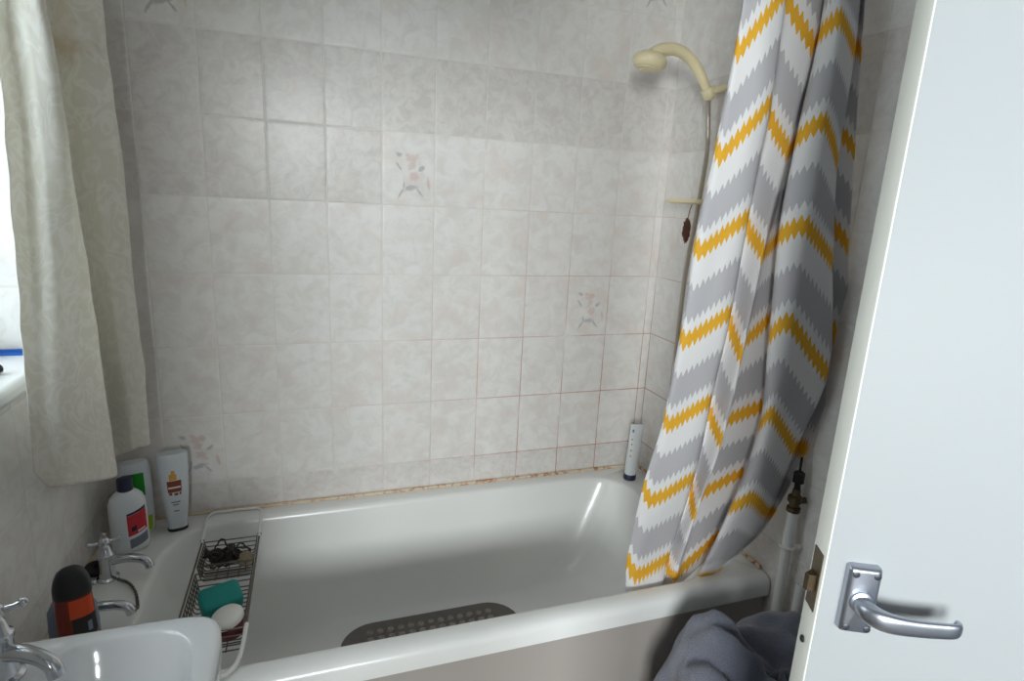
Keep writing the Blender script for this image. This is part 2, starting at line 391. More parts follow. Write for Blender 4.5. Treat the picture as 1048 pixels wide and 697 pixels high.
SHOWER_CURTAIN = [([-0.12, -0.12, -0.12, -0.12, -0.12, -0.12, -0.12, -0.12, -0.12, -0.12], [(-1.26, 0.619, -0.7, 2.06), (0.0, 0.616, -0.699, 1.809), (1.0, 0.599, -0.698, 1.609), (2.0, 0.576, -0.696, 1.406), (3.0, 0.569, -0.695, 1.213), (4.0, 0.563, -0.678, 1.01), (5.0, 0.54, -0.66, 0.829), (6.0, 0.539, -0.622, 0.612), (6.3, 0.549, -0.615, 0.508), (6.9, 0.548, -0.615, 0.35)]), ([0, 0, 0, 0, 0, 0, 0, 0, 0], [(-1.38, 0.618, -0.708, 2.06), (0.0, 0.616, -0.714, 1.784), (1.0, 0.606, -0.712, 1.583), (2.0, 0.583, -0.711, 1.389), (3.0, 0.574, -0.71, 1.192), (4.0, 0.571, -0.69, 0.988), (5.0, 0.56, -0.67, 0.788), (6.0, 0.568, -0.633, 0.557), (6.9, 0.577, -0.625, 0.321)]), ([0.5, 0.5, 0.5, 0.5, 0.5, 0.5, 0.5, 0.5, 0.5, 0.5], [(-0.82, 0.695, -0.712, 2.06), (0.0, 0.695, -0.725, 1.897), (1.0, 0.695, -0.725, 1.694), (2.0, 0.678, -0.725, 1.464), (3.0, 0.667, -0.725, 1.257), (4.0, 0.662, -0.705, 1.044), (5.0, 0.656, -0.685, 0.84), (6.0, 0.654, -0.635, 0.598), (6.35, 0.651, -0.625, 0.51), (6.7, 0.642, -0.625, 0.438)]), ([0.62, 0.62, 0.62, 0.62, 0.62, 0.62, 0.62, 0.62, 0.62, 0.62], [(-0.77, 0.751, -0.686, 2.06), (0.0, 0.751, -0.669, 1.907), (1.0, 0.753, -0.666, 1.681), (2.0, 0.733, -0.663, 1.447), (3.0, 0.723, -0.66, 1.228), (4.0, 0.718, -0.64, 0.995), (5.0, 0.708, -0.62, 0.781), (6.0, 0.683, -0.595, 0.552), (6.35, 0.678, -0.59, 0.478), (6.7, 0.668, -0.59, 0.406)]), ([1, 1, 1, 1, 1, 1, 1, 1, 1], [(-1.2, 0.812, -0.698, 2.06), (0.0, 0.807, -0.699, 1.821), (1.0, 0.781, -0.702, 1.606), (2.0, 0.75, -0.706, 1.385), (3.0, 0.731, -0.71, 1.148), (4.0, 0.726, -0.688, 0.929), (5.0, 0.696, -0.665, 0.721), (6.0, 0.699, -0.619, 0.518), (6.3, 0.695, -0.61, 0.458)]), ([1.15, 1.15, 1.15, 1.15, 1.15, 1.15, 1.15, 1.15, 1.15], [(-1.14, 0.838, -0.69, 2.06), (0.0, 0.835, -0.676, 1.833), (1.0, 0.818, -0.673, 1.617), (2.0, 0.791, -0.669, 1.387), (3.0, 0.773, -0.665, 1.173), (4.0, 0.766, -0.648, 0.966), (5.0, 0.737, -0.63, 0.76), (6.0, 0.731, -0.601, 0.533), (6.3, 0.726, -0.595, 0.466)]), ([1.25, 1.25, 1.25, 1.3, 1.4, 1.5, 1.5, 1.5, 1.5], [(-1.01, 0.86, -0.682, 2.06), (0.0, 0.856, -0.666, 1.858), (1.0, 0.838, -0.668, 1.637), (2.0, 0.828, -0.669, 1.428), (3.0, 0.838, -0.67, 1.235), (4.0, 0.87, -0.65, 0.998), (5.0, 0.858, -0.63, 0.807), (6.0, 0.833, -0.605, 0.618), (6.3, 0.81, -0.6, 0.54)]), ([2.36, 2.36, 2.36, 2.36, 2.36, 2.36, 2.36, 2.36], [(-1.14, 0.803, -0.708, 2.06), (0.0, 0.798, -0.725, 1.833), (1.0, 0.772, -0.735, 1.627), (2.0, 0.754, -0.745, 1.425), (3.0, 0.758, -0.755, 1.207), (4.0, 0.796, -0.728, 0.982), (5.0, 0.773, -0.7, 0.757), (6.0, 0.75, -0.642, 0.527)]), ([2.5, 2.5, 2.5, 2.5, 2.5, 2.5, 2.5, 2.5, 2.5], [(-1.0, 0.813, -0.722, 2.06), (0.0, 0.812, -0.756, 1.86), (1.0, 0.806, -0.768, 1.663), (2.0, 0.788, -0.779, 1.452), (3.0, 0.775, -0.79, 1.247), (4.0, 0.793, -0.762, 1.025), (5.0, 0.798, -0.735, 0.802), (5.5, 0.799, -0.693, 0.668), (6.0, 0.76, -0.652, 0.532)]), ([2.95, 2.95, 2.95, 2.95, 2.95, 2.95, 2.95, 2.95, 2.95], [(-1.27, 0.871, -0.718, 2.06), (0.0, 0.87, -0.749, 1.807), (1.0, 0.863, -0.762, 1.584), (2.0, 0.88, -0.776, 1.379), (3.0, 0.905, -0.79, 1.126), (4.0, 0.877, -0.76, 0.933), (5.0, 0.859, -0.73, 0.751), (5.5, 0.844, -0.691, 0.642), (6.0, 0.79, -0.653, 0.533)]), ([3.45, 3.45, 3.45, 3.45, 3.45, 2.97, 2.97, 2.97, 2.97], [(-1.12, 0.9, -0.705, 2.06), (0.0, 0.897, -0.719, 1.836), (1.0, 0.882, -0.728, 1.658), (2.0, 0.899, -0.736, 1.458), (3.0, 0.921, -0.745, 1.227), (4.0, 0.923, -0.728, 0.92), (5.0, 0.888, -0.71, 0.742), (5.5, 0.862, -0.68, 0.632), (6.0, 0.802, -0.649, 0.535)]), ([3.75, 3.75, 3.75, 3.75, 3.75, 3.0, 3.0, 3.0, 3.0], [(-1.27, 0.893, -0.715, 2.06), (0.0, 0.896, -0.742, 1.806), (1.0, 0.912, -0.755, 1.612), (2.0, 0.927, -0.768, 1.412), (3.0, 0.953, -0.78, 1.191), (4.0, 0.924, -0.755, 0.916), (5.0, 0.882, -0.73, 0.743), (5.5, 0.865, -0.693, 0.643), (6.0, 0.813, -0.655, 0.54)])]
WINDOW_CURTAIN = [[(-0.68, -0.444, 2.06), (-0.7, -0.452, 1.758), (-0.7, -0.46, 1.604), (-0.7, -0.477, 1.44), (-0.7, -0.506, 1.217), (-0.7, -0.527, 1.056), (-0.7, -0.544, 0.94)], [(-0.674, -0.407, 2.06), (-0.688, -0.417, 1.769), (-0.688, -0.439, 1.44), (-0.688, -0.504, 1.086), (-0.688, -0.522, 0.898)], [(-0.656, -0.444, 2.06), (-0.652, -0.448, 1.766), (-0.652, -0.457, 1.39), (-0.652, -0.508, 0.892)], [(-0.641, -0.457, 2.06), (-0.622, -0.444, 1.771), (-0.622, -0.409, 1.379), (-0.622, -0.376, 0.843)], [(-0.673, -0.281, 2.06), (-0.685, -0.267, 1.811), (-0.685, -0.217, 1.366), (-0.685, -0.174, 0.798)], [(-0.646, -0.283, 2.06), (-0.632, -0.269, 1.818), (-0.632, -0.218, 1.378), (-0.632, -0.183, 0.823)], [(-0.63, -0.212, 2.06), (-0.6, -0.205, 1.84), (-0.6, -0.172, 1.355), (-0.6, -0.161, 0.829)], [(-0.735, -0.1, 2.06), (-0.73, -0.11, 1.84), (-0.73, -0.1, 1.355), (-0.725, -0.1, 0.835)]]  # last column: unseen return to the wall, added to block leaking window light
HANDSET = [(0.897, -0.25, 1.784), (0.875, -0.25, 1.818), (0.843, -0.25, 1.858), (0.803, -0.25, 1.889), (0.761, -0.25, 1.9), (0.718, -0.25, 1.892)]
HEAD = (0.688, -0.25, 1.863)
HOSE = [(0.889, -0.25, 1.788), (0.906, -0.25, 1.656), (0.902, -0.25, 1.545), (0.895, -0.25, 1.446), (0.885, -0.25, 1.343), (0.88, -0.25, 1.224), (0.88, -0.25, 1.069), (0.89, -0.25, 0.907)]
CAM_R = [0.946069, -0.320396, 0.047955]
CAM_U = [0.029764, 0.233363, 0.971934]
CAM_F = [0.322594, 0.91809, -0.230314]
LP1, LP2, LP3, WST, EXPO = 10., 360., 520., .10, .06
PJAMB = -.47
FWIN = (-1.65, .12, 1.70, 3.05)
SWIN = (-5.6, -3.7, 1.2, 2.5)
# ------------------------------------------------------------------ room
XL, XR, YF, ZC = -.755, .942, -7.0, 2.40
TW, TH, ZT = .152, .204, .63         # tile pitch, height of a horizontal joint
def tiles(m, org, du, dv, dn, rects, uo=40):
    """glazed tiles with softly rounded edges, clipped to rects given in tile units"""
    org, du, dv, dn = map(Vector, (org, du, dv, dn))
    for (u0, u1, v0, v1) in rects:
        for i in range(math.floor(u0+1e-6), math.ceil(u1-1e-6)):
            for j in range(math.floor(v0+1e-6), math.ceil(v1-1e-6)):
                a0, a1, b0, b1 = max(i, u0)*TW, min(i+1, u1)*TW, max(j, v0)*TH, min(j+1, v1)*TH
                if a1-a0 < .008 or b1-b0 < .008: continue
                tx, ty, t0 = random.gauss(0, .0022), random.gauss(0, .0022), random.uniform(0, .0003)
                ca, cb = (a0+a1)/2, (b0+b1)/2; rings = []; idx = []
                for ins, h in ((.0013, 0), (.0014, .0003), (.0021, .0007), (.0034, .0009), (.008, .0010)):
                    for (a, b) in ((a0+ins, b0+ins), (a1-ins, b0+ins), (a1-ins, b1-ins), (a0+ins, b1-ins)):
                        hh = h+(t0+tx*(a-ca)+ty*(b-cb) if h > .001 else 0)
                        rings.append(org+du*a+dv*b+dn*hh); idx.append((i+(a/TW-i), j+(b/TH-j)))
                fs = []
                for r in range(4):
                    for q in range(4): fs.append((r*4+q, r*4+(q+1) % 4, (r+1)*4+(q+1) % 4, (r+1)*4+q))
                fs.append((16, 17, 18, 19))
                m.cur = 1; base = m.add(rings, fs)
                e = 1e-4
                for q, (a, b) in enumerate(idx): m.uv[base+q] = (min(max(a, i+e), i+1-e)+uo, min(max(b, j+e), j+1-e))
    m.cur = 0
def zv(z): return (z-ZT)/TH
T = .13; YD = -2.02
# back wall
m = MB(); m.box(XL-T, XR+T, .0, T, 0, ZC)
tiles(m, (0, 0, ZT), (1, 0, 0), (0, 0, 1), (0, -1, 0), [(XL/TW, XR/TW, zv(.0), zv(ZC))], 0)
struct(m.build('wall_back', ['grout', 'tile']))
# left wall with the window opening
WY0, WY1, WZ0, WZ1 = -1.00, -.25, 1.06, 2.06
m = MB()
for b in ((WY1, .0, 0, ZC), (YD, WY0, 0, ZC), (WY0, WY1, 0, WZ0), (WY0, WY1, WZ1, ZC)): m.box(XL-T, XL, b[0], b[1], b[2], b[3])
t = lambda y: -y/TW
tiles(m, (XL, 0, ZT), (0, -1, 0), (0, 0, 1), (1, 0, 0), [(0, t(WY1), zv(0), zv(ZC)), (t(WY1), t(WY0), zv(0), zv(WZ0)), (t(WY1), t(WY0), zv(WZ1), zv(ZC)), (t(WY0), t(YD), zv(0), zv(ZC))])
tiles(m, (XL, WY1, ZT), (-1, 0, 0), (0, 0, 1), (0, -1, 0), [(0, .84, zv(1.098), zv(WZ1))])
tiles(m, (XL, WY0, ZT), (-1, 0, 0), (0, 0, 1), (0, 1, 0), [(0, .84, zv(1.098), zv(WZ1))])
struct(m.build('wall_left', ['grout', 'tile']))
# right wall: tiled beside the bath, painted further along, doorway nearer the viewer
m = MB(); m.box(XR, XR+T, -1.0, 0, 0, ZC)
tiles(m, (XR, 0, ZT), (0, -1, 0), (0, 0, 1), (-1, 0, 0), [(0, 6.58, zv(0), zv(ZC))])
m.cur = 2
m.box(XR, XR+T, YD, -1.0, 0, ZC)
struct(m.build('wall_right', ['grout', 'tile', 'paint']))
# front wall behind the viewer with the open doorway to the landing, and the landing's far wall with its window
YD, PX0, PX1, PZ = -2.02, PJAMB, .46, 2.04
FX0, FX1, FZ0, FZ1 = FWIN
HX0, HX1 = -1.75, 1.5
SY0, SY1, SZ0, SZ1 = SWIN
m = MB(); ZL = 3.3
for q in ((XL-T, PX0, 0, ZL), (PX1, XR+T, 0, ZL), (PX0, PX1, PZ, ZL)): m.box(q[0], q[1], YD-.10, YD, q[2], q[3])
struct(m.build('wall_front', 'paint'))
m = MB()
for q in ((HX0, FX0, 0, ZL), (FX1, HX1, 0, ZL), (FX0, FX1, 0, FZ0), (FX0, FX1, FZ1, ZL)): m.box(q[0], q[1], YF-T, YF, q[2], q[3])
for q in ((YF-T, SY0, 0, ZL), (SY1, YD-.1, 0, ZL), (SY0, SY1, 0, SZ0), (SY0, SY1, SZ1, ZL)): m.box(HX0-.1, HX0, *q)
m.box(HX1, HX1+.1, YF-T, YD-.1, 0, ZL); m.box(HX0, XL-T, YD-.2, YD-.1, 0, ZL); m.box(XR+T, HX1, YD-.2, YD-.1, 0, ZL)
struct(m.build('wall_landing', 'landing'))
m = MB(); m.box(XL-T, XR+T, YD-.05, T, -.1, 0); m.cur = 1; m.box(HX0-.1, HX1+.1, YF-T, YD-.05, -.1, 0); struct(m.build('floor', ['floor', 'landing']))
m = MB(); m.box(XL-T, XR+T, YD-.0, T, ZC, ZC+.1); m.cur = 1; m.box(HX0-.1, HX1+.1, YF-T, YD, ZL, ZL+.1); struct(m.build('ceiling', ['ceiling', 'landing']))
# windows
def frame_y(m, x0, x1, y0, y1, z0, z1, w):
    m.box(x0, x1, y0, y0+w, z0, z1); m.box(x0, x1, y1-w, y1, z0, z1)
    m.box(x0, x1, y0+w, y1-w, z0, z0+w); m.box(x0, x1, y0+w, y1-w, z1-w, z1)
m = MB(); frame_y(m, -.93, -.888, WY0, WY1, WZ0+.038, WZ1, .05); m.box(-.93, -.888, -.65, -.60, WZ0+.088, WZ1-.05)
w = struct(m.build('window_1', 'frame'))
m = MB(); m.box(-.912, -.908, WY0+.05, WY1-.05, WZ0+.088, WZ1-.05); m.build('pane', 'glass', w)
m = MB(); m.box(-.932, -.733, WY0, WY1, WZ0, WZ0+.0355)
o = struct(m.build('trim_1', 'sill')); bv = o.modifiers.new('round', 'BEVEL'); bv.width = .012; bv.segments = 4
m = MB(); m.box(FX0, FX0+.05, YF-.09, YF-.05, FZ0, FZ1); m.box(FX1-.05, FX1, YF-.09, YF-.05, FZ0, FZ1)
m.box(FX0+.05, FX1-.05, YF-.09, YF-.05, FZ0, FZ0+.05); m.box(FX0+.05, FX1-.05, YF-.09, YF-.05, FZ1-.05, FZ1)
w = struct(m.build('window_2', 'frame'))
m = MB(); m.box(FX0+.05, FX1-.05, YF-.072, YF-.068, FZ0+.05, FZ1-.05); m.build('pane', 'glass', w)
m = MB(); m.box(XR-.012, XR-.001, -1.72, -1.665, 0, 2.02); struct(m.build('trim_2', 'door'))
m = MB(); frame_y(m, HX0-.07, HX0-.03, SY0, SY1, SZ0, SZ1, .05); w = struct(m.build('added_side_window', 'frame'))  # added, unseen: opening for side light on shower curtain and door
m = MB(); m.box(HX0-.052, HX0-.048, SY0+.05, SY1-.05, SZ0+.05, SZ1-.05); m.build('pane', 'glass', w)
# ------------------------------------------------------------------ bath
RIM = .53
m = MB(); N = 10
IN = (-.592, .815, -.648, -.062); FL = (-.50, .58, -.555, -.135); RI = (.12, .12, .17, .17); RF = (.10, .10, .11, .11)
rings = []
for (g, z) in ((.0, RIM-.052), (.0, RIM-.022), (.004, RIM-.010), (.012, RIM-.003), (.026, RIM)):
    rings.append([(x, y, z) for x, y in rrect(XL+.003, XR-.003, -.706+g, -.002, .006+g*.3, N)])
def mixr(t, z):
    b = [a+(c-a)*t for a, c in zip(IN, FL)]; r = [a+(c-a)*t for a, c in zip(RI, RF)]
    return [(x, y, z) for x, y in rrect(b[0], b[1], b[2], b[3], r, N)]
ex = lambda g, z: [(x, y, z) for x, y in rrect(IN[0]-g, IN[1]+g, IN[2]-g, IN[3]+g, [r+g for r in RI], N)]
rings += [ex(.014, RIM), ex(.006, RIM-.002), ex(.0015, RIM-.007)]
for t, z in ((.02, RIM-.018), (.12, RIM-.07), (.30, RIM-.15), (.46, RIM-.22), (.60, RIM-.275), (.76, RIM-.315), (.90, RIM-.337), (1.03, RIM-.348), (1.25, RIM-.352)):
    rings.append(mixr(t, z))
m.loft(rings, cap0=False, cap1=True)
bt = thing('bathtub', 'long white bathtub with taupe side panel built in between three tiled walls', 'bathtub', (.09, -.355, 0))
m.build('tub', 'bath', bt, angle=60)
m = MB(); m.box(XL+.002, XR-.002, -.692, -.680, .0, RIM-.0525)
pn = m.build('side_panel', 'panel', bt)
for x in (-.179, .14, .52):
    m = MB(); m.lathe([(0, .005), (.002, .005), (.0035, .003)], (x, -.692, .49-.002), (0, -1, 0), 12); m.build('screw_cap', 'wplastic', pn)
# sealant bead on the wall/bath joint
m = MB(); m.tube([(XL+.006, -.006, RIM+.004), (XR-.006, -.006, RIM+.004)], .0062, 8); struct(m.build('trim_3', 'sealant'))
m = MB(); m.tube([(XR-.005, -.012, RIM+.003), (XR-.005, -.665, RIM+.003)], .0062, 8); struct(m.build('trim_4', 'sealant'))
m = MB(); m.tube([(XL+.005, -.012, RIM+.003), (XL+.005, -.70, RIM+.003)], .005, 8); struct(m.build('trim_5', 'sealant'))
# anti-slip mat on the bath floor
FZ = RIM-.352
m = MB(); m.rbox((.12, -.335, FZ+.0035), .275, .165, .0032, .10, seg=8); m.cur = 1
for i in range(-8, 9):
    for j in range(-5, 5):
        x, y = .12+i*.031, -.335+j*.029
        if abs(i) > 6 and (abs(j) > 3 or j > 2): continue
        m.lathe([(0, .0105), (.006, .0095), (.008, .0075), (.0075, .005), (.005, .004)], (x, y, FZ+.0062), seg=12)
tag(m.build('bath_mat', ['mat', 'matbump'], origin=(.12, -.335, FZ)), 'grey rubber anti-slip mat with rows of nubs lying inside the bathtub', 'mat')
# ------------------------------------------------------------------ shower curtain
def grid_cloth(cols, ncol, nrow, uvf=True, sub=3):
    """cols: list of (u, [(r,x,y,z)...]); smooth surface through the columns, straight columns stay straight"""
    def col_at(c, t):
        us, K = c; us = us if isinstance(us, (list, tuple)) else [us]*len(K); r = K[0][0]+(K[-1][0]-K[0][0])*t
        for i in range(len(K)-1):
            if r <= K[i+1][0]+1e-9:
                q = (r-K[i][0])/(K[i+1][0]-K[i][0]); P = [Vector(K[min(max(i+d, 0), len(K)-1)][1:]) for d in (-1, 0, 1, 2)]
                p0, p1, p2, p3 = P
                v = .5*((2*p1)+(p2-p0)*q+(2*p0-5*p1+4*p2-p3)*q*q+(3*p1-p0-3*p2+p3)*q**3); return r, v, us[i]+(us[i+1]-us[i])*q
        return K[-1][0], Vector(K[-1][1:]), us[len(K)-1]
    m = MB(); n = len(cols); W = (n-1)*ncol+1; vs = []; uvs = []
    for i in range(nrow+1):
        t = i/nrow; base = [col_at(c, t) for c in cols]
        for a in range(n-1):
            for q in range(ncol):
                s = q/ncol
                p = [base[min(max(a+d, 0), n-1)][1] for d in (-1, 0, 1, 2)]
                lin_ = p[1].lerp(p[2], s)
                cr = .5*((2*p[1])+(p[2]-p[0])*s+(2*p[0]-5*p[1]+4*p[2]-p[3])*s*s+(3*p[1]-p[0]-3*p[2]+p[3])*s**3)
                v = lin_.lerp(cr, .75)
                vs.append(v); uvs.append((base[a][2]+(base[a+1][2]-base[a][2])*s, base[a][0]+(base[a+1][0]-base[a][0])*s))
        vs.append(base[-1][1]); uvs.append((base[-1][2], base[-1][0]))
    fs = [(i*W+j, i*W+j+1, (i+1)*W+j+1, (i+1)*W+j) for i in range(nrow) for j in range(W-1)]
    m.add(vs, fs)
    for i, q in enumerate(uvs): m.uv[i] = q
    acc = [0.]; rs = [int(nrow*f) for f in (.3, .4, .5, .6, .7, .8)]
    for j in range(1, W): acc.append(acc[-1]+sum((vs[r*W+j]-vs[r*W+j-1]).length for r in rs)/len(rs))
    m.uv2 = [(acc[i % W], 0.) for i in range(len(vs))]
    return m
sr = thing('shower_rail', 'white shower curtain rail spanning the bathtub above the picture edge', 'rail', (.09, -.70, 2.125))
m = MB(); m.tube([(XL+.004, -.70, 2.125), (XR-.004, -.70, 2.125)], .0125, 16); m.build('rod', 'wplastic', sr)
for x, d in ((XL+.003, 1), (XR-.003, -1)):
    m = MB(); m.lathe([(0, .028), (.006, .028), (.012, .018), (.02, .0165)], (x, -.70, 2.125), (d, 0, 0), 20); m.build('end_flange', 'wplastic', sr)
m = grid_cloth(SHOWER_CURTAIN, 8, 110)
for i, v in enumerate(m.v):
    p = Vector(v); k = .0035*(noise.noise(Vector((p.x*16, 3, p.z*5)))+.5*noise.noise(Vector((p.x*40, 7, p.z*9))))
    m.v[i] = (p.x, p.y+k, p.z)
scu = thing('shower_curtain', 'shower curtain with white, grey and yellow zigzag stripes at the bath end', 'shower curtain', (.74, -.70, 2.06))
m.build('cloth', 'chevron', scu, angle=180, solid=.0012)
for k in range(9):
    x = .63+k*.034; m = MB()
    m.tube([(x, -.70+.021*math.cos(a), 2.098+.041*math.sin(a)) for a in [2*PI*j/16 for j in range(16)]], .0018, 6, closed=True); m.build('ring', 'wplastic', scu)
# ------------------------------------------------------------------ window curtain
cr = thing('curtain_rod', 'white rod over the window carrying the cream curtain', 'rod', (XL, -.8, 2.085))
m = MB(); m.tube([(-.66, -.06, 2.085), (-.66, -1.6, 2.085)], .010, 14); m.build('rod', 'wplastic', cr)
for y in (-.10, -1.55):
    m = MB(); m.tube([(XL+.004, y, 2.085), (-.672, y, 2.085)], .007, 10); m.lathe([(0, .02), (.006, .02), (.008, .015)], (XL+.003, y, 2.085), (1, 0, 0), 16); m.build('bracket', 'wplastic', cr)
def respl(cols):
    out = []
    for i, K in enumerate(cols):
        out.append((i/(len(cols)-1), [(j/(len(K)-1), *p) for j, p in enumerate(K)]))
    return out
def by_len(cols):
    out = []
    for i, K in enumerate(cols):
        L = [0]
        for a, b in zip(K, K[1:]): L.append(L[-1]+(Vector(a)-Vector(b)).length)
        out.append((i/(len(cols)-1), [(l/L[-1], *p) for l, p in zip(L, K)]))
    return out
m = grid_cloth(by_len(WINDOW_CURTAIN), 10, 80)
for i, v in enumerate(m.v):
    p = Vector(v); k = .006*noise.noise(Vector((p.y*14, 1, p.z*4)))+.003*noise.noise(Vector((p.y*30, 4, p.z*14)))
    m.v[i] = (p.x+k, p.y, p.z)
wc = thing('window_curtain', 'cream patterned curtain drawn aside at the left window', 'curtain', (-.66, -.35, 2.06))
m.build('cloth', 'damask', wc, angle=180, solid=.0015)
for k in range(7):
    y = -.23-k*.035; m = MB()
    m.tube([(-.66+.017*math.cos(a), y, 2.08+.021*math.sin(a)) for a in [2*PI*j/14 for j in range(14)]], .0017, 6, closed=True); m.build('ring', 'wplastic', wc)
# ------------------------------------------------------------------ door
PHI = -.4633; U = Vector((math.cos(PHI), math.sin(PHI), 0)); NN = Vector((math.sin(PHI), -math.cos(PHI), 0)); ZZ = Vector((0, 0, 1))
HC = Vector((.340, -1.3747, 1.08)); DW, DT = .684, .0358
L0 = HC-U*.0368
dr = MB()
def dpt(a, b, z): p = L0+U*a+NN*b; return (p.x, p.y, z)
e = .0018
rings = []
for z, g in ((.008, e), (.010, 0), (1.985, 0), (1.987, e)):
    rings.append([dpt(x, y, z) for x, y in rrect(g, DW-g, -DT+g, -g, .0022, 3)])
dr.loft(rings)
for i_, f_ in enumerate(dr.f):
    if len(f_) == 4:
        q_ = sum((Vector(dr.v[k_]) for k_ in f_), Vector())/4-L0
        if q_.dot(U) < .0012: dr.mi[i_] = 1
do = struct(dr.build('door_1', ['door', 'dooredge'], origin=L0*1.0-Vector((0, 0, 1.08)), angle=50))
do['label'] = 'white painted door standing open at the right of the photo'; do['category'] = 'door'
hd = MB(); PW, PH = .0165, .039
for q in ((0, .0, .0), ):
    rings = []
    for ins, h in ((0, 0), (0, .006), (.001, .009), (.0025, .0108), (.0045, .0115)):
        rings.append([HC+U*x+ZZ*z+NN*h for x, z in rrect(-PW+ins, PW-ins, -PH+ins, PH-ins, .0035, 4)])
    hd.loft(rings)
hp = hd.build('door_handle', 'alu', do); hp['label'] = 'satin aluminium lever handle with four-screw plate'
for sx in (-1, 1):
    for sz in (-1, 1):
        m = MB(); c = HC+U*(sx*.0105)+ZZ*(sz*.0315)+NN*.0112
        m.lathe([(0, .0036), (.0008, .0036), (.0014, .002)], c, NN, 14); m.build('screw', 'slot', hp)
path = [(.0, .010, .0098, .0095), (.0, .018, .0098, .0095), (.002, .026, .0104, .0090), (.009, .0335, .0108, .0075), (.020, .0375, .0104, .0055), (.040, .0385, .0094, .0042), (.062, .0385, .0088, .0036), (.075, .0382, .0084, .0034), (.0805, .0362, .008, .0032), (.0825, .0320, .0072, .003), (.082, .0285, .0064, .0028)]
pts = spline([Vector((a, b, 0)) for a, b, _, _ in path], 5); rr = spline([Vector((c, d, 0)) for _, _, c, d in path], 5)
rings = []
for i, p in enumerate(pts):
    t = (pts[min(i+1, len(pts)-1)]-pts[max(i-1, 0)]).normalized(); sd = U*(-t.y)+NN*t.x
    c = HC+U*p.x+NN*p.y+ZZ*(-.0015-.002*math.sin(min(1, p.x/.08)*PI))
    rings.append([c+ZZ*(rr[i].x*math.copysign(abs(math.sin(a))**.8, math.sin(a)))+sd*(rr[i].y*math.copysign(abs(math.cos(a))**.8, math.cos(a))) for a in [2*PI*j/20 for j in range(20)]])
m = MB(); m.loft(rings); m.build('lever', 'alu', hp, angle=60)
m = MB(); m.lathe([(0, .0125), (.002, .0125), (.0035, .0105)], HC+NN*.0112, NN, 24); m.build('collar', 'alu', hp)
C0 = L0-NN*.0
def edge_box(m, n0, n1, z0, z1, u0, u1):
    vs = [L0+U*u+NN*n+ZZ*(z-1.08) for z in (z0, z1) for n in (n0, n1) for u in (u0, u1)]
    m.add(vs, [(0, 2, 3, 1), (4, 5, 7, 6), (0, 1, 5, 4), (1, 3, 7, 5), (3, 2, 6, 7), (2, 0, 4, 6)])
m = MB(); edge_box(m, -.029, -.007, 1.048, 1.118, -.0012, .001); lt = m.build('door_latch', 'brass', do); lt['label'] = 'dull metal latch plate in the door edge'
m = MB(); pr_ = [(-.024, 0), (-.012, 0), (-.012, -.009), (-.016, -.012), (-.024, -.003)]
m.loft([[L0+NN*n+U*u+ZZ*z for n, u in pr_] for z in (-.009, .010)]); m.build('latch_bolt', 'brass', lt)
m = MB(); m.lathe([(0, .004), (.002, .004), (.003, .002)], L0+NN*(-.018)+ZZ*(-.075)-U*.0005, -U, 10); m.build('edge_screw', 'rubber', do)
# ------------------------------------------------------------------ taps
def tap(name, label, c, ang, s=1., spout=((.012, .048), (.04, .052), (.07, .049), (.088, .040), (.094, .024)), hrot=.4):
    c = Vector(c); d = Vector((math.cos(ang), math.sin(ang), 0)); t = thing(name, label, 'tap', c)
    m = MB(); m.lathe([(0, .024*s), (.004*s, .024*s), (.008*s, .0185*s), (.02*s, .0165*s), (.055*s, .0165*s), (.060*s, .0185*s), (.066*s, .0185*s), (.070*s, .014*s), (.084*s, .0115*s), (.090*s, .0085*s)], c, seg=24); m.build('body', 'chrome', t)
    m = MB(); m.tube([c+d*(a*s)+ZZ*(b*s) for a, b in spout], [.0115*s, .0105*s, .0100*s, .0100*s, .0105*s], 14, smooth=5); m.build('spout', 'chrome', t)
    h = MB(); top = c+ZZ*(.098*s)
    h.lathe([(-.009*s, .008*s), (-.004*s, .0125*s), (.006*s, .0125*s), (.011*s, .009*s), (.014*s, .004*s)], top, seg=18)
    for k in range(4):
        a = hrot+k*PI/2; q = Vector((math.cos(a), math.sin(a), 0))
        h.tube([top+q*(.008*s), top+q*(.022*s)+ZZ*(.001*s), top+q*(.030*s)+ZZ*(.003*s)], [.0050*s, .0042*s, .0052*s], 10); h.ball(top+q*(.031*s)+ZZ*(.0032*s), .0062*s, 10)
    h.build('cross_handle', 'chrome', t); return t
tap('bath_tap', 'chrome bath tap near the tall navy-capped bottle, standing free on the bath rim', (-.692, -.275, RIM), -.12, 1.0, hrot=.3)
tap('bath_tap', 'chrome bath tap half hidden behind the black-capped orange bottle', (-.690, -.462, RIM), .02, 1.0, hrot=.6)
